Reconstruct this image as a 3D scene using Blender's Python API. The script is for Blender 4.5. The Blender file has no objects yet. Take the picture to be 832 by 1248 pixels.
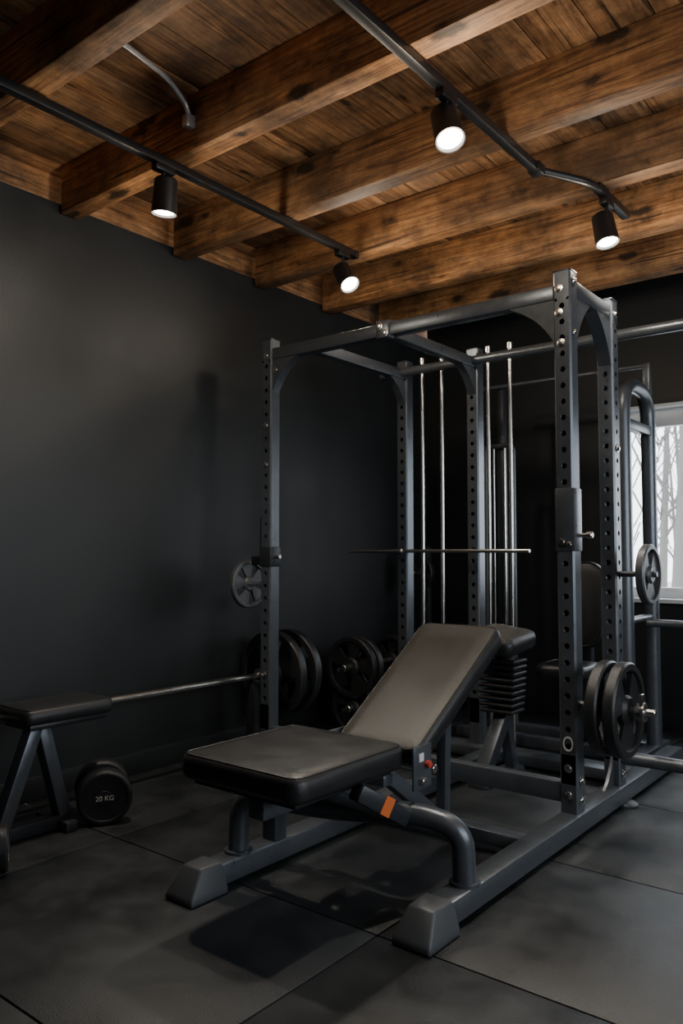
import bpy, bmesh, math, random
from mathutils import Vector, Matrix
random.seed(4)
V=Vector
sc=bpy.context.scene
# ------------------------------------------------------------------ materials
def newmat(name):
    m=bpy.data.materials.new(name); m.use_nodes=True
    nt=m.node_tree; b=nt.nodes['Principled BSDF']
    return m,nt,b
def simple(name,col,rough=.5,metal=0.,var=.0,scale=20,bump=0.,bscale=200,rvar=0.,spec=.5,detail=6):
    m,nt,b=newmat(name)
    b.inputs['Base Color'].default_value=(*col,1); b.inputs['Roughness'].default_value=rough
    b.inputs['Metallic'].default_value=metal; b.inputs['Specular IOR Level'].default_value=spec
    g=nt.nodes.new('ShaderNodeNewGeometry')
    if var>0 or rvar>0:
        n=nt.nodes.new('ShaderNodeTexNoise'); n.inputs['Scale'].default_value=scale; n.inputs['Detail'].default_value=detail; n.inputs['Roughness'].default_value=.6
        nt.links.new(g.outputs['Position'],n.inputs['Vector'])
        r=nt.nodes.new('ShaderNodeValToRGB')
        r.color_ramp.elements[0].position=.3; r.color_ramp.elements[1].position=.7
        r.color_ramp.elements[0].color=(*[c*(1-var) for c in col],1)
        r.color_ramp.elements[1].color=(*[min(1,c*(1+var)) for c in col],1)
        nt.links.new(n.outputs['Fac'],r.inputs['Fac']); nt.links.new(r.outputs['Color'],b.inputs['Base Color'])
        if rvar>0:
            mr=nt.nodes.new('ShaderNodeMapRange'); mr.inputs['From Min'].default_value=.3; mr.inputs['From Max'].default_value=.7
            mr.inputs['To Min'].default_value=rough-rvar; mr.inputs['To Max'].default_value=rough+rvar
            nt.links.new(n.outputs['Fac'],mr.inputs['Value']); nt.links.new(mr.outputs['Result'],b.inputs['Roughness'])
    if bump>0:
        n2=nt.nodes.new('ShaderNodeTexNoise'); n2.inputs['Scale'].default_value=bscale; n2.inputs['Detail'].default_value=3
        nt.links.new(g.outputs['Position'],n2.inputs['Vector'])
        bp=nt.nodes.new('ShaderNodeBump'); bp.inputs['Strength'].default_value=bump; bp.inputs['Distance'].default_value=.002
        nt.links.new(n2.outputs['Fac'],bp.inputs['Height']); nt.links.new(bp.outputs['Normal'],b.inputs['Normal'])
    return m
def wood(name,axis,dark,mid,light,board=None):
    m,nt,b=newmat(name); L=nt.links.new; N=nt.nodes.new
    g=N('ShaderNodeNewGeometry'); sep=N('ShaderNodeSeparateXYZ'); L(g.outputs['Position'],sep.inputs[0])
    # per-board / per-beam offset
    bx=N('ShaderNodeMath'); bx.operation='DIVIDE'; L(sep.outputs['Y' if axis=='X' else 'X'],bx.inputs[0]); bx.inputs[1].default_value=board
    fl=N('ShaderNodeMath'); fl.operation='FLOOR'; L(bx.outputs[0],fl.inputs[0])
    wn=N('ShaderNodeTexWhiteNoise'); wn.noise_dimensions='1D'; L(fl.outputs[0],wn.inputs['W'])
    mp=N('ShaderNodeMapping'); L(g.outputs['Position'],mp.inputs['Vector'])
    mp.inputs['Scale'].default_value=(1.5,26,26) if axis=='X' else (26,1.5,26)
    sc_=N('ShaderNodeVectorMath'); sc_.operation='SCALE'; L(wn.outputs['Color'],sc_.inputs[0]); sc_.inputs['Scale'].default_value=30
    ad=N('ShaderNodeVectorMath'); ad.operation='ADD'; L(mp.outputs[0],ad.inputs[0]); L(sc_.outputs[0],ad.inputs[1])
    n=N('ShaderNodeTexNoise'); n.inputs['Scale'].default_value=1.5; n.inputs['Detail'].default_value=11; n.inputs['Roughness'].default_value=.75; n.inputs['Distortion'].default_value=1.1
    L(ad.outputs[0],n.inputs['Vector'])
    r=N('ShaderNodeValToRGB'); e=r.color_ramp.elements
    e[0].position=.38; e[0].color=(*dark,1); e[1].position=.64; e[1].color=(*light,1)
    k=r.color_ramp.elements.new(.49); k.color=(*mid,1)
    L(n.outputs['Fac'],r.inputs['Fac'])
    # grey weathering
    ng=N('ShaderNodeTexNoise'); ng.inputs['Scale'].default_value=2.1; ng.inputs['Detail'].default_value=8; ng.inputs['Roughness'].default_value=.7
    mpg=N('ShaderNodeMapping'); L(g.outputs['Position'],mpg.inputs['Vector']); mpg.inputs['Location'].default_value=(7,3,1); mpg.inputs['Scale'].default_value=(.7,2,2) if axis=='X' else (2,.7,2)
    L(mpg.outputs[0],ng.inputs['Vector'])
    gm=N('ShaderNodeMapRange'); gm.inputs['From Min'].default_value=.48; gm.inputs['From Max'].default_value=.68; gm.inputs['To Max'].default_value=.65; L(ng.outputs['Fac'],gm.inputs['Value'])
    mx=N('ShaderNodeMix'); mx.data_type='RGBA'; L(gm.outputs[0],mx.inputs['Factor']); L(r.outputs['Color'],mx.inputs['A']); mx.inputs['B'].default_value=(.20,.13,.08,1)
    # large stains
    n3=N('ShaderNodeTexNoise'); n3.inputs['Scale'].default_value=3.4; n3.inputs['Detail'].default_value=8; n3.inputs['Roughness'].default_value=.7; L(g.outputs['Position'],n3.inputs['Vector'])
    mr=N('ShaderNodeMapRange'); mr.inputs['From Min'].default_value=.38; mr.inputs['From Max'].default_value=.60; mr.inputs['To Min'].default_value=.42; mr.inputs['To Max'].default_value=1.25
    L(n3.outputs['Fac'],mr.inputs['Value'])
    mb=N('ShaderNodeMapRange'); mb.inputs['To Min'].default_value=.65; mb.inputs['To Max'].default_value=1.3; L(wn.outputs['Value'],mb.inputs['Value'])
    mm=N('ShaderNodeMath'); mm.operation='MULTIPLY'; L(mr.outputs[0],mm.inputs[0]); L(mb.outputs[0],mm.inputs[1])
    # knots of random size, only in some cells
    mp2=N('ShaderNodeMapping'); L(g.outputs['Position'],mp2.inputs['Vector'])
    mp2.inputs['Scale'].default_value=(3.6,9.,9.) if axis=='X' else (10.,3.6,7)
    vo=N('ShaderNodeTexVoronoi'); vo.inputs['Scale'].default_value=1.0; L(mp2.outputs[0],vo.inputs['Vector'])
    sr=N('ShaderNodeSeparateColor'); L(vo.outputs['Color'],sr.inputs[0])
    nz=N('ShaderNodeTexNoise'); nz.inputs['Scale'].default_value=26; nz.inputs['Detail'].default_value=4; L(g.outputs['Position'],nz.inputs['Vector'])
    na=N('ShaderNodeMath'); na.operation='MULTIPLY_ADD'; L(nz.outputs['Fac'],na.inputs[0]); na.inputs[1].default_value=.3; L(vo.outputs['Distance'],na.inputs[2])
    nb=N('ShaderNodeMath'); nb.operation='MULTIPLY_ADD'; L(sr.outputs[0],nb.inputs[0]); nb.inputs[1].default_value=-.33; L(na.outputs[0],nb.inputs[2])
    kr=N('ShaderNodeMapRange'); kr.inputs['From Min'].default_value=.02; kr.inputs['From Max'].default_value=.15; kr.inputs['To Min'].default_value=.15; kr.inputs['To Max'].default_value=1
    L(nb.outputs[0],kr.inputs['Value'])
    # drying cracks
    mp3=N('ShaderNodeMapping'); L(ad.outputs[0],mp3.inputs['Vector']); mp3.inputs['Scale'].default_value=(1.0,2.0,2.0) if axis=='X' else (2.0,1.0,2.0)
    nc=N('ShaderNodeTexNoise'); nc.inputs['Scale'].default_value=.8; nc.inputs['Detail'].default_value=2; L(mp3.outputs[0],nc.inputs['Vector'])
    cr=N('ShaderNodeMapRange'); cr.inputs['From Min'].default_value=.30; cr.inputs['From Max'].default_value=.35; cr.inputs['To Min'].default_value=.25; cr.inputs['To Max'].default_value=1; L(nc.outputs['Fac'],cr.inputs['Value'])
    m2=N('ShaderNodeMath'); m2.operation='MULTIPLY'; L(mm.outputs[0],m2.inputs[0]); L(kr.outputs[0],m2.inputs[1])
    m3=N('ShaderNodeMath'); m3.operation='MULTIPLY'; L(m2.outputs[0],m3.inputs[0]); L(cr.outputs[0],m3.inputs[1])
    vm=N('ShaderNodeVectorMath'); vm.operation='SCALE'; L(mx.outputs['Result'],vm.inputs[0]); L(m3.outputs[0],vm.inputs['Scale'])
    L(vm.outputs[0],b.inputs['Base Color']); b.inputs['Roughness'].default_value=.62
    bp=N('ShaderNodeBump'); bp.inputs['Strength'].default_value=.6; bp.inputs['Distance'].default_value=.005
    L(n.outputs['Fac'],bp.inputs['Height']); L(bp.outputs['Normal'],b.inputs['Normal'])
    return m
M_wall=simple('wall_charcoal_paint',(.0115,.0132,.0145),.5,var=.15,scale=2.2,bump=.25,bscale=90,rvar=.07)
M_floor=simple('floor_rubber',(.0205,.0228,.025),.42,var=.5,scale=5,bump=.8,bscale=260,rvar=.12,detail=12)
M_base=simple('baseboard_paint',(.016,.018,.02),.35)
M_white=simple('window_white_paint',(.8,.81,.81),.4)
M_steel=simple('steel_graphite_powdercoat',(.115,.128,.145),.32,metal=.55,var=.08,scale=30,bump=.12,bscale=700,rvar=.05)
M_steeld=simple('steel_dark',(.035,.039,.045),.38,metal=.4,var=.08,scale=30)
M_black=simple('black_plastic',(.010,.010,.011),.4)
M_iron=simple('cast_iron',(.026,.027,.029),.40,metal=.3,var=.2,scale=40,bump=.4,bscale=300)
M_irong=simple('grey_cast_iron',(.09,.095,.10),.42,metal=.4,var=.15,scale=40,bump=.3,bscale=300)
M_chrome=simple('brushed_chrome',(.68,.67,.64),.25,metal=1.,var=.08,scale=60)
M_leather=simple('black_vinyl',(.0165,.0168,.0172),.36,var=.15,scale=12,bump=.5,bscale=350,rvar=.05)
M_tan=simple('vinyl_lit_tone',(.050,.046,.040),.40,var=.14,scale=9,bump=.5,bscale=350,rvar=.06)  # black vinyl with the warm lamp highlight put into its colour
M_rubber=simple('rubber_foot',(.055,.06,.066),.5)
M_orange=simple('orange_label',(.75,.16,.03),.5)
M_red=simple('red_label',(.5,.05,.03),.5)
M_paper=simple('white_label',(.7,.7,.68),.5)
M_conduit=simple('galvanised_conduit',(.5,.5,.5),.4,metal=.7)
M_beam=wood('timber_beam','X',(.13,.052,.019),(.36,.165,.062),(.60,.32,.135),board=.605)
M_deck=wood('timber_deck','Y',(.13,.058,.023),(.34,.165,.068),(.55,.30,.14),board=.185)
M_bark=simple('bark',(.16,.15,.14),.9)
M_snow=simple('exterior_ground_mat',(.45,.45,.43),.9)
def emis(name,col,s):
    m,nt,b=newmat(name); b.inputs['Base Color'].default_value=(0,0,0,1)
    b.inputs['Emission Color'].default_value=(*col,1); b.inputs['Emission Strength'].default_value=s; return m
M_lamp=emis('lamp_glow',(1,.93,.82),22)
# ------------------------------------------------------------------ builders
PAR=[None]
def group(name,loc=(0,0,0)):
    e=bpy.data.objects.new(name,None); e.empty_display_size=.1; e.location=loc
    sc.collection.objects.link(e); PAR[0]=e; return e
def nogroup(): PAR[0]=None
def fin(name,bm,mat,smooth=35):
    bmesh.ops.recalc_face_normals(bm,faces=bm.faces)
    me=bpy.data.meshes.new(name)
    xs=[v.co for v in bm.verts]
    lo=V((min(c.x for c in xs),min(c.y for c in xs),min(c.z for c in xs)))
    hi=V((max(c.x for c in xs),max(c.y for c in xs),max(c.z for c in xs)))
    c=(lo+hi)/2
    for v in bm.verts: v.co-=c
    for f in bm.faces: f.smooth=True
    bm.to_mesh(me); bm.free()
    me.set_sharp_from_angle(angle=math.radians(smooth))
    me.materials.append(mat)
    o=bpy.data.objects.new(name,me); sc.collection.objects.link(o)
    if PAR[0]: o.parent=PAR[0]; o.location=c-PAR[0].location
    else: o.location=c
    return o
def box(name,c,s,mat,bev=.003,R=None,seg=2):
    bm=bmesh.new(); bmesh.ops.create_cube(bm,size=1)
    for v in bm.verts: v.co=V((v.co.x*s[0],v.co.y*s[1],v.co.z*s[2]))
    if bev>0: bmesh.ops.bevel(bm,geom=bm.edges[:],offset=min(bev,min(s)*.45),segments=seg,affect='EDGES',profile=.5)
    for v in bm.verts: v.co=(R@v.co if R else v.co)+V(c)
    return fin(name,bm,mat)
def frame(d,up=V((0,0,1))):
    x=d.normalized()
    if abs(x.dot(up))>.98: up=V((0,1,0))
    y=up.cross(x).normalized(); z=x.cross(y)
    return Matrix((x,y,z)).transposed()
def bar(name,p1,p2,w,h,mat,bev=.006):
    p1=V(p1);p2=V(p2)
    return box(name,(p1+p2)/2,((p2-p1).length,w,h),mat,bev,frame(p2-p1))
def lathe(name,prof,p,axis,mat,seg=48,close=False,smooth=35):
    """prof: list (t along axis, r)"""
    R=frame(V(axis)); bm=bmesh.new(); rings=[]
    for t,r in prof:
        if r<1e-6: rings.append([bm.verts.new(R@V((t,0,0))+V(p))])
        else: rings.append([bm.verts.new(R@V((t,r*math.cos(a),r*math.sin(a)))+V(p)) for a in [2*math.pi*i/seg for i in range(seg)]])
    pairs=list(zip(rings[:-1],rings[1:]))
    if close: pairs.append((rings[-1],rings[0]))
    for A,B in pairs:
        for i in range(seg):
            j=(i+1)%seg
            if len(A)==1 and len(B)==1: continue
            if len(A)==1: bm.faces.new((A[0],B[i],B[j]))
            elif len(B)==1: bm.faces.new((A[i],B[0],A[j]))
            else: bm.faces.new((A[i],B[i],B[j],A[j]))
    return fin(name,bm,mat,smooth)
def cyl(name,p1,p2,r,mat,seg=24,ch=.15):
    p1=V(p1);p2=V(p2);L=(p2-p1).length;c=min(r*ch,L*.2)
    return lathe(name,[(0,0),(0,r-c),(c,r),(L-c,r),(L,r-c),(L,0)],p1,p2-p1,mat,seg)
def fillet(pts,r,n=8):
    pts=[V(p) for p in pts]; out=[pts[0]]
    for a,b,c in zip(pts[:-2],pts[1:-1],pts[2:]):
        d1=(a-b);d2=(c-b);rr=min(r,d1.length*.48,d2.length*.48)
        s=b+d1.normalized()*rr;e=b+d2.normalized()*rr
        for i in range(n+1):
            t=i/n; out.append(s*(1-t)**2+b*2*t*(1-t)+e*t*t)
    out.append(pts[-1]); return out
def sweep(name,pts,r,mat,fil=.06,seg=18,square=False):
    P=fillet(pts,fil); bm=bmesh.new(); rings=[]
    t0=(P[1]-P[0]).normalized(); up=V((0,0,1)) if abs(t0.z)<.9 else V((0,1,0))
    n=(up-t0*up.dot(t0)).normalized()
    for i,p in enumerate(P):
        if i==0:t=P[1]-P[0]
        elif i==len(P)-1:t=P[-1]-P[-2]
        else:t=(P[i+1]-P[i]).normalized()+(P[i]-P[i-1]).normalized()
        t.normalize(); n=(n-t*n.dot(t)).normalized(); b=t.cross(n)
        if square:
            q=[(-1,-.85),(-.85,-1),(.85,-1),(1,-.85),(1,.85),(.85,1),(-.85,1),(-1,.85)]
            rings.append([bm.verts.new(p+n*r*u+b*r*v) for u,v in q])
        else: rings.append([bm.verts.new(p+n*r*math.cos(a)+b*r*math.sin(a)) for a in [2*math.pi*k/seg for k in range(seg)]])
    m=len(rings[0])
    for A,B in zip(rings[:-1],rings[1:]):
        for i in range(m): bm.faces.new((A[i],A[(i+1)%m],B[(i+1)%m],B[i]))
    bm.faces.new(rings[0]); bm.faces.new(rings[-1])
    return fin(name,bm,mat,40)
def boxes(name,lst,mat,bev=0):
    bm=bmesh.new()
    for lo,hi in lst:
        b2=bmesh.new(); bmesh.ops.create_cube(b2,size=1)
        lo=V(lo);hi=V(hi)
        for v in b2.verts: v.co=V([(v.co[i]+.5)*(hi[i]-lo[i])+lo[i] for i in range(3)])
        if bev: bmesh.ops.bevel(b2,geom=b2.edges[:],offset=bev,segments=2,affect='EDGES',profile=.5)
        me=bpy.data.meshes.new('t'); b2.to_mesh(me); b2.free(); bm.from_mesh(me); bpy.data.meshes.remove(me)
    return fin(name,bm,mat)
def post(name,x,y,z0,z1,w,mat,holes='Y',pitch=.062,hr=.011,zh0=.3):
    """hollow upright with real punched holes"""
    bm=bmesh.new(); ch=.007; hw=w/2; a=hw-ch
    n=int((z1-.06-zh0)/pitch); 
    for k in range(4):
        R=Matrix.Rotation(k*math.pi/2,3,'Z')
        T=lambda u,z,d=0:R@V((u,-hw+d,z))+V((x,y,0))
        punched=(k in(0,2) and 'Y' in holes) or (k in(1,3) and 'X' in holes)
        def q(*p): bm.faces.new([bm.verts.new(c) for c in p])
        if punched:
            q(T(-a,z0),T(a,z0),T(a,zh0),T(-a,zh0))
            zz=zh0
            for i in range(n):
                cz=zz+pitch/2; hb=pitch/2; S=16
                ang=[2*math.pi*j/S for j in range(S)]
                ca=math.atan2(hb,a)
                for t in (ca,math.pi-ca,math.pi+ca,2*math.pi-ca):
                    j=min(range(S),key=lambda j:abs(ang[j]-t)); ang[j]=t
                inn=[];out=[];dep=[]
                for t in ang:
                    c_,s_=math.cos(t),math.sin(t)
                    m=min(a/abs(c_) if abs(c_)>1e-6 else 9,hb/abs(s_) if abs(s_)>1e-6 else 9)
                    out.append(bm.verts.new(T(c_*m,cz+s_*m))); inn.append(bm.verts.new(T(c_*hr,cz+s_*hr))); dep.append(bm.verts.new(T(c_*hr,cz+s_*hr,.005)))
                for j in range(S):
                    l=(j+1)%S
                    bm.faces.new((out[j],out[l],inn[l],inn[j])); bm.faces.new((inn[j],inn[l],dep[l],dep[j]))
                zz+=pitch
            q(T(-a,zz),T(a,zz),T(a,z1),T(-a,z1))
        else: q(T(-a,z0),T(a,z0),T(a,z1),T(-a,z1))
        q(T(a,z0),T(hw,z0,ch),T(hw,z1,ch),T(a,z1))
    def cap(z):
        pts=[(-a,-hw),(a,-hw),(hw,-a),(hw,a),(a,hw),(-a,hw),(-hw,a),(-hw,-a)]
        bm.faces.new([bm.verts.new((x+p[0],y+p[1],z)) for p in pts])
    cap(z0);cap(z1)
    bmesh.ops.remove_doubles(bm,verts=bm.verts,dist=.0002)
    return fin(name,bm,mat,30)
def gusset(name,c,d1,d2,s1,s2,th,mat):
    c=V(c);d1=V(d1);d2=V(d2);n=d1.cross(d2).normalized()*th/2
    pts=[c,c+d1*s1]
    for i in range(1,8):
        t=i/8; p=d1*s1*(1-t)**2+ (d1*s1*.32+d2*s2*.32)*2*t*(1-t)+d2*s2*t*t
        pts.append(c+p)
    pts.append(c+d2*s2)
    bm=bmesh.new(); A=[bm.verts.new(p-n) for p in pts];B=[bm.verts.new(p+n) for p in pts]
    bm.faces.new(A);bm.faces.new(B[::-1])
    for i in range(len(pts)): j=(i+1)%len(pts); bm.faces.new((A[i],A[j],B[j],B[i]))
    return fin(name,bm,mat)
def bolt(name,p,ax,r=.011):
    ax=V(ax); return lathe(name,[(0,0),(0,r*1.5),(.002,r*1.5),(.003,r),(.009,r*.95),(.010,r*.6),(.010,0)],V(p),ax,M_chrome,12)
def plate(p,axis,R,th,mat,spokes=3,hole=.03,name='weight_plate'):
    g=group(name,p); 
    lathe('rim',[(-th/2,R-.006),(-th/2,R*.84),(-th*.3,R*.82),(th*.3,R*.82),(th/2,R*.84),(th/2,R-.006),(th*.35,R),(-th*.35,R)],p,axis,mat,64,close=True)
    lathe('hub',[(-th/2,hole),(-th/2,R*.26),(-th*.2,R*.32),(th*.2,R*.32),(th/2,R*.26),(th/2,hole)],p,axis,mat,40,close=True)
    F=frame(V(axis))
    for k in range(spokes):
        a0=2*math.pi*k/spokes+.5; half=math.pi/spokes*.60; bm=bmesh.new(); n=8; L=[]
        for s in (-th*.22,th*.22):
            for rr in (R*.29,R*.84):
                L.append([bm.verts.new(F@V((s,rr*math.cos(a0+half*(2*i/n-1)),rr*math.sin(a0+half*(2*i/n-1))))+V(p)) for i in range(n+1)])
        for A,B in ((L[0],L[1]),(L[1],L[3]),(L[3],L[2]),(L[2],L[0])):
            for i in range(n): bm.faces.new((A[i],A[i+1],B[i+1],B[i]))
        bm.faces.new((L[0][0],L[1][0],L[3][0],L[2][0])); bm.faces.new((L[0][n],L[1][n],L[3][n],L[2][n]))
        fin('spoke_%d'%(k+1),bm,mat)
    nogroup(); return g
def pad(name,c,s,mat,R=None,rv=.04,re=.018,taper=None,side=None):
    """upholstered pad: plan corners rv, edge rounding re, slight crown, piping"""
    lx,ly,lz=s; bm=bmesh.new()
    def outline(ins):
        pts=[];r=max(rv-ins,.004);n=6
        for cx,cy,a0 in ((1,1,0),(-1,1,90),(-1,-1,180),(1,-1,270)):
            for i in range(n+1):
                a=math.radians(a0+90*i/n)
                x=cx*(lx/2-ins-r)+r*math.cos(a); y=cy*(ly/2-ins-r)+r*math.sin(a)
                if taper: x*=1+taper*(y/(ly/2))
                pts.append((x,y))
        return pts
    prof=[(re*1.0,-lz/2),(re*.3,-lz/2+re*.3),(0,-lz/2+re),(0,lz/2-re),(re*.3,lz/2-re*.3),(re,lz/2),(re*3,lz/2+.004)]
    rings=[[bm.verts.new((x,y,z)) for x,y in outline(i)] for i,z in prof]
    m=len(rings[0])
    for A,B in zip(rings[:-1],rings[1:]):
        for i in range(m): bm.faces.new((A[i],A[(i+1)%m],B[(i+1)%m],B[i]))
    bm.faces.new(rings[0]);bm.faces.new(rings[-1])
    bm.verts.ensure_lookup_table()
    if side:
        for f in bm.faces:
            if f.calc_center_median().z<lz/2-re*.4: f.material_index=1
    for v in bm.verts: v.co=(R@v.co if R else v.co)+V(c)
    o=fin(name,bm,mat,60)
    if side: o.data.materials.append(side)
    pts=[V((x,y,lz/2-re*.15)) for x,y in outline(re*.55)]
    pts=[(R@p if R else p)+V(c) for p in pts]; pts.append(pts[0])
    sweep(name+'_piping',pts,.0028,side or mat,fil=.0,seg=6)
    return o
# ------------------------------------------------------------------ ROOM
XL,XR,YB,YF=-3.16,1.8,5.0,-1.7
WT=2.58; DK=2.80
tiles=[((XL-.2,YF-.2,-.12),(XR+.2,YB+.2,-.012))]
gx=[-3.71+1.2*i for i in range(6)]; gy=[-2.2+.8*i for i in range(10)]
for x in gx:
    for y in gy:
        lo=(max(x,XL)+.0028,max(y,YF)+.0028,-.02);hi=(min(x+1.2,XR)-.0028,min(y+.8,YB)-.0028,0)
        if hi[0]-lo[0]>.02 and hi[1]-lo[1]>.02: tiles.append((lo,hi))
boxes('floor',tiles,M_floor,.0025)
boxes('wall_left',[((XL-.15,YF-.2,0),(XL,YB+.2,2.63))],M_wall)
W1=(-1.78,-.25,.75,1.98)
boxes('wall_back',[((XL,YB,0),(W1[0],YB+.2,DK)),((W1[1],YB,0),(XR+.2,YB+.2,DK)),((W1[0],YB,0),(W1[1],YB+.2,W1[2])),((W1[0],YB,W1[3]),(W1[1],YB+.2,DK))],M_wall)
W2=(.4,3.8,.8,2.35)
boxes('wall_right',[((XR,YF,0),(XR+.2,W2[0],DK)),((XR,W2[1],0),(XR+.2,YB,DK)),((XR,W2[0],0),(XR+.2,W2[1],W2[2])),((XR,W2[0],W2[3]),(XR+.2,W2[1],DK))],M_wall)
boxes('wall_front',[((XL,YF-.2,0),(XR+.2,YF,DK))],M_wall)
box('baseboard_left',(XL+.009,(YF+YB)/2,.05),(.018,YB-YF-.04,.10),M_base,.003)
box('baseboard_back',((XL+XR)/2,YB-.009,.05),(XR-XL-.06,.018,.10),M_base,.003)
bd=[];x=-3.33
while x<XR+.2:
    bd.append(((x+.002,YF-.2,DK+random.uniform(0,.004)),(x+.183,YB+.2,DK+.03))); x+=.185
boxes('ceiling',bd,M_deck,.002)
box('sky_light_blocker',((XL+XR)/2,(YF+YB)/2,DK+.075),(XR-XL+.9,YB-YF+.9,.08),M_steeld,0)  # unseen slab added to block sky light leaking through the board gaps
box('trim_1',(XL-.115,(YF+YB)/2,(2.63+DK)/2),(.05,YB-YF+.3,DK-2.63),M_deck,.003)
BY=[-1.09,-.49,.12,.725,1.335,1.96,2.60,3.19,3.79,4.40]
for i,y in enumerate(BY):
    box('ceiling_beam' if i==0 else 'ceiling_beam.%03d'%i,((XL+.015+XR)/2,y,(WT+DK)/2),(XR-XL-.015,.095,DK-WT),M_beam,.006)
def window(name,plane,a0,a1,z0,z1,pos,sill=True,mull=1):
    group(name,((a0+a1)/2 if plane=='Y' else pos,pos if plane=='Y' else (a0+a1)/2,z0))
    def bx(n,al,ah,dl,dh,zl,zh):
        if plane=='Y': c=((al+ah)/2,(dl+dh)/2,(zl+zh)/2);s=(ah-al,dh-dl,zh-zl)
        else: c=((dl+dh)/2,(al+ah)/2,(zl+zh)/2);s=(dh-dl,ah-al,zh-zl)
        box(n,c,s,M_white,.003)
    bx('lining_left',a0,a0+.02,pos+.001,pos+.2,z0,z1);bx('lining_right',a1-.02,a1,pos+.001,pos+.2,z0,z1)
    bx('lining_top',a0+.02,a1-.02,pos+.001,pos+.2,z1-.02,z1)
    bx('sill',a0-.02,a1+.02,pos-.03,pos+.2,z0-.001,z0+.025)
    d0,d1=pos+.09,pos+.14;f=.07
    bx('frame_left',a0+.02,a0+.02+f,d0,d1,z0+.02,z1-.02);bx('frame_right',a1-.02-f,a1-.02,d0,d1,z0+.02,z1-.02)
    bx('frame_top',a0+.02,a1-.02,d0,d1,z1-.02-f-.04,z1-.02);bx('frame_bottom',a0+.02,a1-.02,d0,d1,z0+.02,z0+.02+f)
    for k in range(mull):
        m=a0+(a1-a0)*(k+1)/(mull+1); bx('mullion_%d'%(k+1),m-.035,m+.035,d0,d1,z0+.02,z1-.02)
    nogroup()
window('window_1','Y',W1[0],W1[1],W1[2],W1[3],YB,mull=1)
window('added_fill_window','X',W2[0],W2[1],W2[2],W2[3],XR,mull=2)  # unseen window, added to bring soft daylight in from the right
def portal(n,loc,rot,sx,sy):
    l=bpy.data.lights.new(n,'AREA');l.shape='RECTANGLE';l.size=sx;l.size_y=sy;l.cycles.is_portal=True
    o=bpy.data.objects.new(n,l);o.location=loc;o.rotation_euler=rot;sc.collection.objects.link(o)
portal('daylight_portal',((W1[0]+W1[1])/2,YB+.19,(W1[2]+W1[3])/2),(math.radians(-90),0,0),W1[1]-W1[0],W1[3]-W1[2])
portal('daylight_portal.001',(XR+.19,(W2[0]+W2[1])/2,(W2[2]+W2[3])/2),(0,math.radians(90),0),W2[3]-W2[2],W2[1]-W2[0])
# outside
box('exterior_ground',(2,24,-.5),(90,37.4,.2),M_snow,0)
for i in range(22):
    x=-10+i*.6+random.uniform(-.25,.25);y=random.uniform(16,28);r=random.uniform(.06,.16)
    group('bare_tree' if i==0 else 'bare_tree.%03d'%i,(x,y,-.4))
    lathe('trunk',[(0,0),(0,r*1.3),(.5,r),(5,r*.5),(9,.01)],(x,y,-.4),(random.uniform(-.06,.06),0,1),M_bark,10)
    for k in range(14):
        a=random.uniform(0,6.3);z=random.uniform(.3,6);l=random.uniform(.8,1.8)
        d=V((math.cos(a)*.7,math.sin(a)*.6,1)); p=V((x,y,z))
        sweep('branch_%d'%(k+1),[p,p+d*l*.5,p+d*l+V((0,0,.3))],r*.16,M_bark,seg=5)
nogroup()
# ------------------------------------------------------------------ POWER RACK
XRr,XLr=-1.19,-1.89       # base rails
group('power_rack',(-1.9,2.9,0))
S=.07
A=(-2.77,2.89);B=(-1.195,2.89);C=(-1.195,3.34);D=(-2.49,3.70);E=(-2.04,3.70)
H=2.14
post('upright_1',*A,.06,H,S,M_steel);post('upright_2',*B,.083,H,S,M_steel);post('upright_3',*C,.083,H,S,M_steel,holes='XY')
post('upright_4',*D,.05,H,S,M_steel);post('upright_5',*E,.05,H,S,M_steel)
for i,p in enumerate((A,B,C,D,E)): box('post_cap_%d'%(i+1),(p[0],p[1],H+.003),(S+.002,S+.002,.008),M_steeld,.003)
zt=2.065
bar('top_front_beam',(A[0]+.035,2.89,zt),(B[0]-.035,2.89,zt),.06,.06,M_steel)
bar('top_side_beam',(B[0],B[1]+.035,zt+.02),(C[0],C[1]-.035,zt+.02),.06,.06,M_steel)
bar('top_rear_beam_1',(D[0],2.92,zt),(D[0],D[1]-.035,zt),.055,.055,M_steel)
bar('top_rear_beam_2',(E[0],2.92,zt),(E[0],E[1]-.035,zt),.055,.055,M_steel)
gusset('gusset_1',(A[0]+.035,2.89,zt-.03),(1,0,0),(0,0,-1),.16,.16,.05,M_steel)
gusset('gusset_2',(B[0]-.035,2.89,zt-.03),(-1,0,0),(0,0,-1),.19,.17,.05,M_steel)
gusset('gusset_3',(B[0],B[1]+.035,zt-.01),(0,1,0),(0,0,-1),.16,.2,.055,M_steel)
gusset('gusset_4',(C[0],C[1]-.035,zt-.01),(0,-1,0),(0,0,-1),.16,.2,.055,M_steel)
gusset('gusset_5',(D[0],D[1]-.035,zt-.03),(0,-1,0),(0,0,-1),.14,.14,.045,M_steel)
gusset('gusset_6',(E[0],E[1]-.035,zt-.03),(0,-1,0),(0,0,-1),.14,.14,.045,M_steel)
box('beam_bracket',(E[0],2.872,zt),(.07,.045,.08),M_steel,.004)
bolt('bolt_b1',(E[0]-.015,2.85,zt+.015),(0,-1,0));bolt('bolt_b2',(E[0]+.015,2.85,zt-.02),(0,-1,0))
cyl('top_cross_tube',(D[0]-.12,3.64,2.07),(-.72,3.64,2.07),.026,M_steel,24)
def rail(n,x,y0,y1,z=.055,w=.08,h=.07): bar(n,(x,y0,z),(x,y1,z),w,h,M_steel,.008)
rail('base_rail_right',XRr,1.90,4.18,.05)
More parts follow.
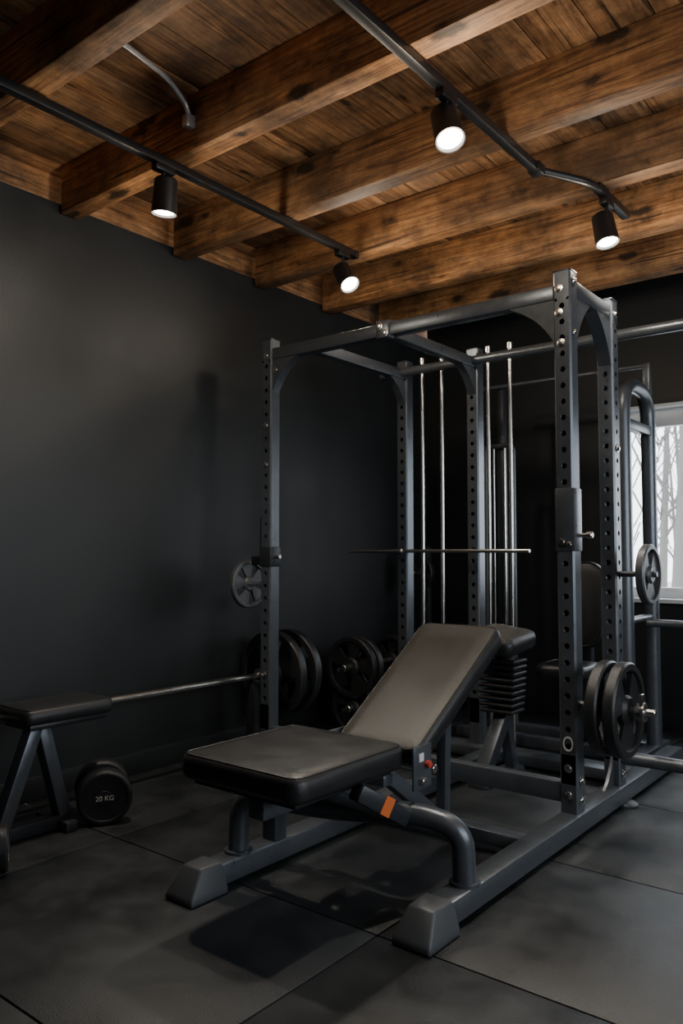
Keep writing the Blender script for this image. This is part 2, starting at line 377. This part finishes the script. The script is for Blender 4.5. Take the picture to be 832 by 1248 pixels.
rail('base_rail_left',XLr,1.66,3.60,.05)
rail('base_rail_outer',A[0],2.80,3.60,.045,.08,.06)
bar('base_rear_beam',(-2.82,3.67,.04),(-1.235,3.67,.04),.14,.05,M_steel)
bar('base_cross_beam',(XLr+.04,2.56,.05),(XRr-.04,2.56,.05),.07,.05,M_steel)
bar('lower_front_beam',(A[0]+.035,2.89,.155),(B[0]-.035,2.89,.155),.055,.075,M_steel)
def foot(n,x,y0,y1,hw=.062,h=.095):
    bm=bmesh.new()
    lo=[(x-hw,y0,0),(x+hw,y0,0),(x+hw,y1,0),(x-hw,y1,0)]
    lo2=[(x-hw,y0,.02),(x+hw,y0,.02),(x+hw,y1,.02),(x-hw,y1,.02)]
    hi=[(x-hw*.66,y0+.055,h),(x+hw*.66,y0+.055,h),(x+hw*.72,y1-.01,h),(x-hw*.72,y1-.01,h)]
    L=[[bm.verts.new(p) for p in r] for r in (lo,lo2,hi)]
    for P,Q in zip(L[:-1],L[1:]):
        for i in range(4): bm.faces.new((P[i],P[(i+1)%4],Q[(i+1)%4],Q[i]))
    bm.faces.new(L[0]);bm.faces.new(L[2])
    bmesh.ops.bevel(bm,geom=bm.edges[:],offset=.008,segments=3,affect='EDGES',profile=.5)
    return fin(n,bm,M_rubber,50)
foot('foot_right',XRr,1.78,1.94);foot('foot_left',XLr,1.58,1.73)
for i,(x,y) in enumerate([(XRr+.03,3.36),(XRr,4.12),(XLr,3.5),(A[0],2.86)]): lathe('foot_pad_%d'%(i+1),[(0,0),(0,.05),(.008,.052),(.016,.04),(.018,0)],(x,y,0),(0,0,1),M_rubber,24)
gusset('base_web',(B[0]-.0,B[1]+.035,.085),(0,1,0),(0,0,1),.10,.12,.012,M_steel)
gusset('base_web_2',(C[0]-.0,C[1]-.035,.085),(0,-1,0),(0,0,1),.10,.12,.012,M_steel)
for i,x in enumerate((-2.335,-2.21,-1.93,-1.805)):
    cyl('guide_rod_%d'%(i+1),(x,3.64,.06),(x,3.64,2.13),.0095,M_chrome,14)
    lathe('rod_collar_%d'%(i+1),[(0,.009),(0,.016),(.03,.016),(.03,.009)],(x,3.64,2.10),(0,0,1),M_chrome,14)
cyl('lat_bar',(-2.83,3.622,1.065),(-1.70,3.622,1.065),.010,M_chrome,14)
lathe('lat_bar_knob',[(-.03,.009),(-.02,.018),(.02,.018),(.03,.009)],(-2.48,3.622,1.065),(1,0,0),M_chrome,16)
box('sleeve_right',(B[0],B[1],1.18),(S+.007,S+.007,.24),M_steel,.004)
bolt('sleeve_pin_1',(B[0]-.012,B[1]-.039,1.095),(0,-1,0),.012);bolt('sleeve_pin_2',(B[0]+.018,B[1]-.039,1.085),(0,-1,0),.009)
cyl('sleeve_pull_pin',(B[0]+.038,B[1],1.12),(B[0]+.075,B[1],1.12),.008,M_chrome,12)
lathe('sleeve_pull_knob',[(0,0),(0,.013),(.018,.014),(.022,.01),(.022,0)],(B[0]+.072,B[1],1.12),(1,0,0),M_chrome,16)
box('sleeve_left',(A[0],A[1],1.035),(S+.008,S+.008,.10),M_steeld,.004)
cyl('left_pull_pin',(A[0]+.038,A[1],1.035),(A[0]+.07,A[1],1.035),.010,M_chrome,12)
cyl('left_pin_up',(A[0]-.06,A[1],1.0),(A[0]-.06,A[1],1.24),.008,M_black,12)
box('left_pin_block',(A[0]-.075,A[1],1.015),(.075,.045,.045),M_black,.004)
cyl('peg_left',(A[0]-.035,A[1],.895),(A[0]-.24,A[1],.895),.012,M_chrome,16)
cyl('peg_right_upper',(C[0]+.035,C[1],.965),(C[0]+.19,C[1],.965),.012,M_steel,16)
cyl('peg_right_mid',(B[0]+.035,B[1],.485),(B[0]+.31,B[1],.485),.013,M_chrome,16)
lathe('peg_collar',[(0,.0135),(0,.03),(.012,.034),(.03,.034),(.034,.022),(.034,.0135)],(B[0]+.245,B[1],.485),(1,0,0),M_chrome,20)
box('peg_collar_lever',(B[0]+.265,B[1]-.01,.525),(.012,.03,.05),M_chrome,.003)
cyl('storage_horn',(C[0]+.03,C[1],.20),(C[0]+.30,C[1],.20),.027,M_steel,24)
lathe('horn_cap',[(0,.0),(0,.029),(.02,.030),(.022,.024),(.022,0)],(C[0]+.295,C[1],.20),(1,0,0),M_steel,24)
for i,(x,y,z) in enumerate([(B[0]-.012,B[1],2.075),(B[0]-.012,B[1],1.98),(B[0]-.005,B[1],1.86),(B[0],B[1],.25),(A[0],A[1],2.06),(A[0],A[1],.45),(B[0],B[1],.155),(A[0],A[1],1.70),(D[0],D[1],2.06),(E[0],E[1],2.09),(A[0]+.06,A[1]+.006,1.98),(A[0],A[1],1.5)]):
    bolt('bolt_f%d'%(i+1),(x,y-.0355,z),(0,-1,0),.0115)
for i,(x,y,z) in enumerate([(B[0],B[1],2.10),(C[0],C[1],2.08),(B[0],B[1],.20),(B[0],B[1],.13),(C[0],C[1],.13),(C[0],C[1],1.5),(B[0],B[1],1.9)]):
    bolt('bolt_s%d'%(i+1),(x+.0355,y,z),(1,0,0),.0115)
sb=lathe('badge_ring',[(0,.015),(.002,.015),(.002,.020),(0,.020)],(B[0],B[1]-.0355,.34),(0,-1,0),M_paper,28,close=True); sb.scale=(1,1,1.4)
nogroup()
plate((A[0]-.15,A[1],.895),(1,0,0),.125,.028,M_irong,5,.0125)
plate((C[0]+.155,C[1],.965),(1,0,0),.125,.035,M_irong,3,.0125)
plate((B[0]+.135,B[1],.485),(1,0,0),.172,.045,M_iron,3,.0135)
plate((B[0]+.20,B[1],.485),(1,0,0),.172,.045,M_iron,3,.0135)
# ------------------------------------------------------------------ BENCH
group('adjustable_weight_bench',(-1.6,1.9,0))
XC=-1.605
pad('seat_pad',(XC,1.785,.43),(.475,.51,.075),M_leather,rv=.045,re=.02)
box('seat_board',(XC,1.785,.385),(.40,.44,.018),M_black,.004)
ang=math.atan2(.315,.50)
Rb=Matrix.Rotation(ang,3,'X')
bc=V((-1.505,2.345,.586))
pad('back_pad',bc,(.335,.66,.07),M_tan,R=Rb,rv=.045,re=.02,taper=.03,side=M_leather)  # top face carries the painted highlight tone, sides plain black vinyl
box('back_board',bc+Rb@V((0,0,-.043)),(.27,.56,.02),M_black,.004,R=Rb)
n=Rb@V((0,0,-1));u=Rb@V((0,1,0))
for i,dx in enumerate((-.07,.07)):
    p=bc+n*.065+V((dx,0,0)); bar('back_support_%d'%(i+1),p-u*.28,p+u*.22,.03,.03,M_steeld)
hp=bc+n*.075-u*.28
cyl('hinge',hp+V((-.13,0,0)),hp+V((.17,0,0)),.014,M_chrome,16)
bar('spine',(XC+.04,1.58,.345),(XC+.04,2.20,.345),.06,.06,M_steel)
bar('ladder_strut',bc+n*.075+u*.12,(XC+.08,2.50,.09),.04,.04,M_steel)
bar('ladder_strut_2',(XC+.04,2.16,.33),(XC+.08,2.48,.09),.05,.05,M_steel)
sweep('arched_leg',[(XLr,1.83,.08),(XLr,1.84,.275),(XC-.02,1.91,.255),(XRr-.12,2.03,.27),(XRr,2.06,.24),(XRr,2.07,.08)],.034,M_steel,fil=.13,seg=24)
lathe('arch_flange_1',[(0,0),(0,.046),(.01,.046),(.012,.034)],(XLr,1.83,.083),(0,0,1),M_steel,24)
lathe('arch_flange_2',[(0,0),(0,.046),(.01,.046),(.012,.034)],(XRr,2.07,.083),(0,0,1),M_steel,24)
bar('side_post',(XLr+.01,1.99,.08),(XLr+.01,1.99,.355),.06,.06,M_steel)
bar('seat_crossbar',(XLr-.01,1.99,.36),(XC+.20,1.99,.36),.05,.035,M_steel)
bar('front_arm',(XC+.22,1.80,.375),(XC+.27,1.97,.27),.05,.05,M_steeld)
bar('under_brace',(XC-.02,1.80,.36),(XC+.20,1.97,.27),.035,.035,M_steel)
box('warning_label',(XC+.272,1.885,.322),(.0015,.035,.055),M_orange,0,R=frame(V((.05,.17,-.105)))@Matrix.Rotation(math.pi/2,3,'Z'))
box('pivot_plate_1',(-1.330,2.06,.40),(.008,.10,.13),M_steel,.003)
box('pivot_plate_2',(-1.68,2.08,.40),(.008,.10,.13),M_steel,.003)
cyl('adjust_pin',(-1.327,2.08,.405),(-1.31,2.08,.405),.011,M_red,16)
box('adjust_label',(-1.325,2.05,.43),(.002,.025,.025),M_paper,0)
cyl('pivot_bolt',(-1.326,2.05,.36),(-1.31,2.05,.36),.012,M_chrome,12)
nogroup()
# ------------------------------------------------------------------ LAT SEAT with rubber stack
group('pulldown_seat',(-1.74,3.38,0))
pad('seat_pad',(-1.735,3.37,.645),(.25,.30,.085),M_tan,R=Matrix.Rotation(.12,3,'Y')@Matrix.Rotation(.1,3,'X'),rv=.05,re=.025,side=M_leather)
for i in range(9): box('stack_plate_%d'%(i+1),(-1.74,3.39,.320+i*.029),(.20-.004*(8-i),.14,.018),M_iron,.008,seg=3)
bar('stack_core',(-1.74,3.39,.30),(-1.74,3.39,.61),.05,.05,M_black)
bar('leg',(-1.73,3.39,.31),(-1.76,3.21,.03),.07,.05,M_steel)
bar('leg_rear',(-1.74,3.40,.31),(-1.74,3.49,.03),.05,.05,M_steel)
bar('foot_bar',(-1.76,3.17,.02),(-1.74,3.53,.02),.09,.04,M_steel)
nogroup()
# ------------------------------------------------------------------ CABLE MACHINE behind
group('cable_machine',(-1.6,4.2,0))
sweep('arched_frame',[(-1.32,3.88,.06),(-1.32,3.88,1.91),(-1.32,4.28,1.91),(-1.32,4.28,.06)],.038,M_steel,fil=.17,seg=20)
bar('arch_cross',(-1.32,3.90,1.70),(-1.32,4.26,1.70),.05,.05,M_steel)
bar('base_side',(-1.32,3.80,.03),(-1.32,4.42,.03),.08,.06,M_steel)
bar('base_rear',(-2.36,4.30,.03),(-1.36,4.30,.03),.08,.06,M_steel)
bar('base_mid',(-2.36,4.05,.03),(-1.36,4.05,.03),.06,.06,M_steel)
cyl('top_bar',(-2.30,4.28,2.06),(-1.30,4.28,2.06),.013,M_steel,16)
bar('top_bar_post',(-1.32,4.28,1.86),(-1.32,4.28,2.07),.04,.04,M_steel)
sweep('weight_column',[(-2.29,4.28,.05),(-2.29,4.28,1.70),(-2.11,4.28,1.70),(-2.11,4.28,.05)],.016,M_irong,fil=.04)
bar('column_post',(-2.20,4.32,.05),(-2.20,4.32,2.06),.05,.05,M_steeld)
for i,x in enumerate((-2.235,-2.165)): cyl('column_rod_%d'%(i+1),(x,4.28,.06),(x,4.28,1.69),.008,M_chrome,12)
for i in range(12): box('stack_%d'%(i+1),(-2.20,4.27,.09+i*.032),(.15,.09,.028),M_iron,.004)
cyl('side_peg',(-1.29,4.1,.70),(-1.0,4.1,.70),.02,M_steel,16)
cyl('arm_bar',(-1.32,3.90,.72),(-1.32,4.26,.72),.018,M_steel,16)
pad('back_pad',(-1.62,4.10,.78),(.24,.46,.06),M_leather,R=Matrix.Rotation(math.radians(82),3,'X'),rv=.1,re=.02)
bar('back_pad_post',(-1.62,4.16,.05),(-1.62,4.16,.95),.05,.05,M_steeld)
pad('bench_seat',(-1.62,3.90,.46),(.26,.30,.06),M_leather,rv=.05,re=.02)
bar('seat_post',(-1.62,3.92,.05),(-1.62,3.92,.43),.05,.05,M_steeld)
bar('seat_base',(-1.62,3.84,.03),(-1.62,4.26,.03),.06,.05,M_steeld)
nogroup()
# ------------------------------------------------------------------ BARBELL on low stand by the wall
XB,ZB=-2.925,.415
group('barbell',(XB,2.2,ZB))
cyl('shaft',(XB,1.05,ZB),(XB,3.05,ZB),.0165,M_chrome,20)
for i,(a,b) in enumerate(((3.0,3.46),(1.1,.64))): 
    cyl('sleeve_%d'%(i+1),(XB,a,ZB),(XB,b,ZB),.024,M_chrome,24)
    lathe('collar_%d'%(i+1),[(-.015,.02),(-.015,.036),(.015,.036),(.015,.02)],(XB,a+(-.02 if i==0 else .02),ZB),(0,1,0),M_chrome,24)
nogroup()
plate((XB,3.08,ZB),(0,1,0),.225,.05,M_iron,3,.0245)
plate((XB,3.20,ZB),(0,1,0),.225,.05,M_iron,5,.0245)
plate((XB,1.00,ZB),(0,1,0),.225,.05,M_iron,3,.0245)
group('barbell_stand',(XB,2.2,0))
for i,y in enumerate((1.30,2.93)):
    bar('stand_post_%d'%(i+1),(XB,y,.03),(XB,y,ZB-.035),.05,.05,M_steeld)
    box('cradle_%d'%(i+1),(XB,y,ZB-.0275),(.08,.03,.02),M_steeld,.003)
    box('stand_foot_%d'%(i+1),(XB+.0,y,.015),(.2,.06,.03),M_steeld,.004)
nogroup()
# ------------------------------------------------------------------ plate rack in the corner (with its plates)
group('plate_rack',(-2.93,4.1,0))
G=PAR[0]
bar('rack_rail_low',(-2.97,3.62,.17),(-2.97,4.72,.17),.05,.05,M_steeld)
bar('rack_rail_high',(-2.97,3.62,.42),(-2.97,4.72,.42),.04,.04,M_steeld)
for i,y in enumerate((3.66,4.17,4.68)):
    bar('rack_post_%d'%(i+1),(-2.97,y,.02),(-2.97,y,1.1 if i==2 else .46),.05,.05,M_steeld); box('rack_foot_%d'%(i+1),(-2.92,y,.015),(.4,.06,.03),M_steeld,.004)
cyl('rack_peg',(-2.97,4.66,.92),(-2.97,4.5,.92),.012,M_chrome,12)
cyl('peg_c',(-2.80,3.52,.40),(-2.80,4.60,.40),.02,M_chrome,16)
cyl('peg_b',(-2.80,3.56,.165),(-2.80,4.30,.165),.02,M_chrome,16)
for i,(y,z) in enumerate(((3.90,.165),(4.17,.40),(3.90,.40),(4.2,.165))): bar('peg_arm_%d'%(i+1),(-2.97,y,z),(-2.80,y,z),.03,.03,M_steeld)
def merge_plate(i,p,r,mat,sp,hole):
    g=plate(p,(0,1,0),r,.04,mat,sp,hole,name='rack_plate_%d'%i)
    w=V(g.location); g.parent=G; g.location=w-G.location
k=0
for y,z,r,x in ((3.60,.40,.175,-2.80),(3.66,.40,.175,-2.80),(3.62,.165,.15,-2.80),(3.68,.165,.15,-2.80),(4.0,.40,.15,-2.80),(4.06,.40,.15,-2.80),(4.3,.40,.17,-2.80),(4.37,.40,.17,-2.80),(4.45,.40,.16,-2.80),(4.05,.165,.15,-2.80),(4.12,.165,.15,-2.80),(4.56,.92,.125,-2.97)):
    merge_plate(k+1,(x,y,z),r,M_iron,3 if k%2 else 5,.0125 if z>.9 else .0205); k+=1
nogroup()
# ------------------------------------------------------------------ small bench at left
group('utility_bench',(-2.78,1.66,0))
pad('bench_pad',(-2.77,1.71,.455),(.23,.38,.06),M_leather,rv=.035,re=.02)
box('pad_board',(-2.77,1.71,.415),(.18,.32,.02),M_black,.003)
bar('leg_1',(-2.77,1.64,.41),(-2.77,1.74,.05),.06,.05,M_steel)
bar('leg_2',(-2.77,1.62,.41),(-2.77,1.49,.05),.06,.05,M_steel)
bar('base_bar',(-2.77,1.42,.03),(-2.77,1.76,.03),.06,.05,M_steeld)
bar('foot_1',(-2.90,1.45,.02),(-2.66,1.45,.02),.05,.04,M_steeld)
bar('foot_2',(-2.90,1.73,.02),(-2.68,1.73,.02),.05,.04,M_steeld)
nogroup()
def dumbbell(c,axis,R,Ls,txt=True):
    c=V(c);a=V(axis).normalized(); group('dumbbell',c)
    for i,s in enumerate((1,-1)):
        p=c+a*s*Ls/2
        lathe('head_%d'%(i+1),[(-.035,0),(-.035,R-.010),(-.027,R),(.027,R),(.035,R-.010),(.035,R*.82),(.031,R*.80),(.031,0)],p,a*s,M_iron,48)
        lathe('end_cap_%d'%(i+1),[(.029,0),(.029,R*.28),(.033,R*.26),(.033,0)],p,a*s,M_steeld,32)
    cyl('handle',c-a*(Ls/2-.02),c+a*(Ls/2-.02),.016,M_chrome,20)
    if txt:
        f=bpy.data.curves.new('weight_marking','FONT');f.body='20 KG';f.size=.026;f.align_x='CENTER';f.align_y='CENTER';f.extrude=.0006
        o=bpy.data.objects.new('weight_marking',f);f.materials.append(M_paper);sc.collection.objects.link(o);o.parent=PAR[0]
        z=V((0,0,1));x=z.cross(a).normalized()
        m=Matrix((x,a.cross(x).normalized(),a)).transposed().to_4x4(); m.translation=a*(Ls/2+.0345)
        o.matrix_basis=m
    nogroup()
dumbbell((-2.735,1.90,.105),(.83,-.50,0),.105,.15)
dumbbell((-2.60,1.28,.075),(.5,.85,0),.075,.2,False)
# ------------------------------------------------------------------ TRACK LIGHTS
TZ=2.56
SPOT=66;SPILL=9
def head(n,track,hd,d):
    """track point, head centre, aim direction"""
    t=V(track);h=V(hd);d=V(d).normalized()
    box(n+'_adapter',(t.x,t.y,t.z-.028),(.035,.09,.03),M_black,.004)
    cyl(n+'_stem',(t.x,t.y,t.z-.04),h-V((0,0,0)),.008,M_black,12)
    lathe(n+'_can',[(-.07,0),(-.07,.038),(-.063,.044),(.06,.049),(.065,.049),(.065,.044),(.052,.042),(.052,0)],h,d,M_black,40)
    lathe(n+'_lens',[(.053,0),(.053,.042),(.058,.038),(.059,0)],h,d,M_lamp,32)
    l=bpy.data.lights.new(n+'_beam','SPOT');l.energy=SPOT;l.color=(1,.91,.78);l.spot_size=math.radians(112);l.spot_blend=1;l.shadow_soft_size=.03
    o=bpy.data.objects.new(n+'_beam',l);sc.collection.objects.link(o);o.parent=PAR[0];o.location=h+d*.075-PAR[0].location
    o.rotation_euler=(-d).to_track_quat('Z','Y').to_euler()
    l=bpy.data.lights.new(n+'_spill','POINT');l.energy=SPILL;l.color=(1,.86,.68);l.shadow_soft_size=.04
    o=bpy.data.objects.new(n+'_spill',l);sc.collection.objects.link(o);o.parent=PAR[0];o.location=h+d*.12-PAR[0].location
group('track_light',(-2.38,2.0,TZ))
box('track',(-2.38,1.5,TZ),(.035,3.16,.032),M_black,.003)
box('track_end',(-2.38,3.085,TZ),(.04,.03,.036),M_black,.003)
head('lamp_1',(-2.38,1.88,TZ),(-2.38,1.89,2.425),(-.12,.03,-1))
head('lamp_2',(-2.38,2.99,TZ),(-2.37,3.0,2.42),(.55,-.15,-.75))
nogroup()
group('track_light',(-1.28,1.6,TZ))
box('track',(-1.28,.85,TZ),(.035,3.96,.032),M_black,.003)
box('track_joint',(-1.28,2.83,TZ),(.05,.06,.04),M_black,.004)
sweep('flex_connector',[(-1.28,2.84,TZ),(-1.22,2.95,TZ),(-1.16,3.05,TZ-.005),(-1.15,3.14,TZ)],.016,M_black,fil=.05)
box('track_extension',(-1.15,3.30,TZ),(.035,.36,.032),M_black,.003)
head('lamp_1',(-1.28,2.15,TZ),(-1.285,2.16,2.44),(.32,-.22,-.85))
head('lamp_2',(-1.15,3.24,TZ),(-1.16,3.24,2.42),(.2,-.1,-.95))
nogroup()
sweep('conduit',[(-2.16,1.385,2.775),(-2.19,1.55,2.785),(-2.23,1.78,2.785),(-2.25,1.88,2.74),(-2.25,1.895,2.70)],.010,M_conduit,fil=.08)
box('junction_fitting',(-2.25,1.893,2.68),(.035,.04,.05),M_conduit,.006)
# ------------------------------------------------------------------ WORLD + CAMERA
w=bpy.data.worlds.new('world');sc.world=w;w.use_nodes=True;nt=w.node_tree
bg=nt.nodes['Background'];bg.inputs['Color'].default_value=(.86,.93,1,1);bg.inputs['Strength'].default_value=5.6
cam=bpy.data.cameras.new('camera');co=bpy.data.objects.new('camera',cam);sc.collection.objects.link(co)
co.location=(0,0,1.05);co.rotation_euler=(math.radians(93.05),0,math.radians(38.6))
cam.sensor_fit='VERTICAL';cam.sensor_height=36;cam.sensor_width=24;cam.lens=27.6;cam.clip_start=.05
cam.dof.use_dof=True;cam.dof.focus_distance=2.7;cam.dof.aperture_fstop=7
sc.camera=co
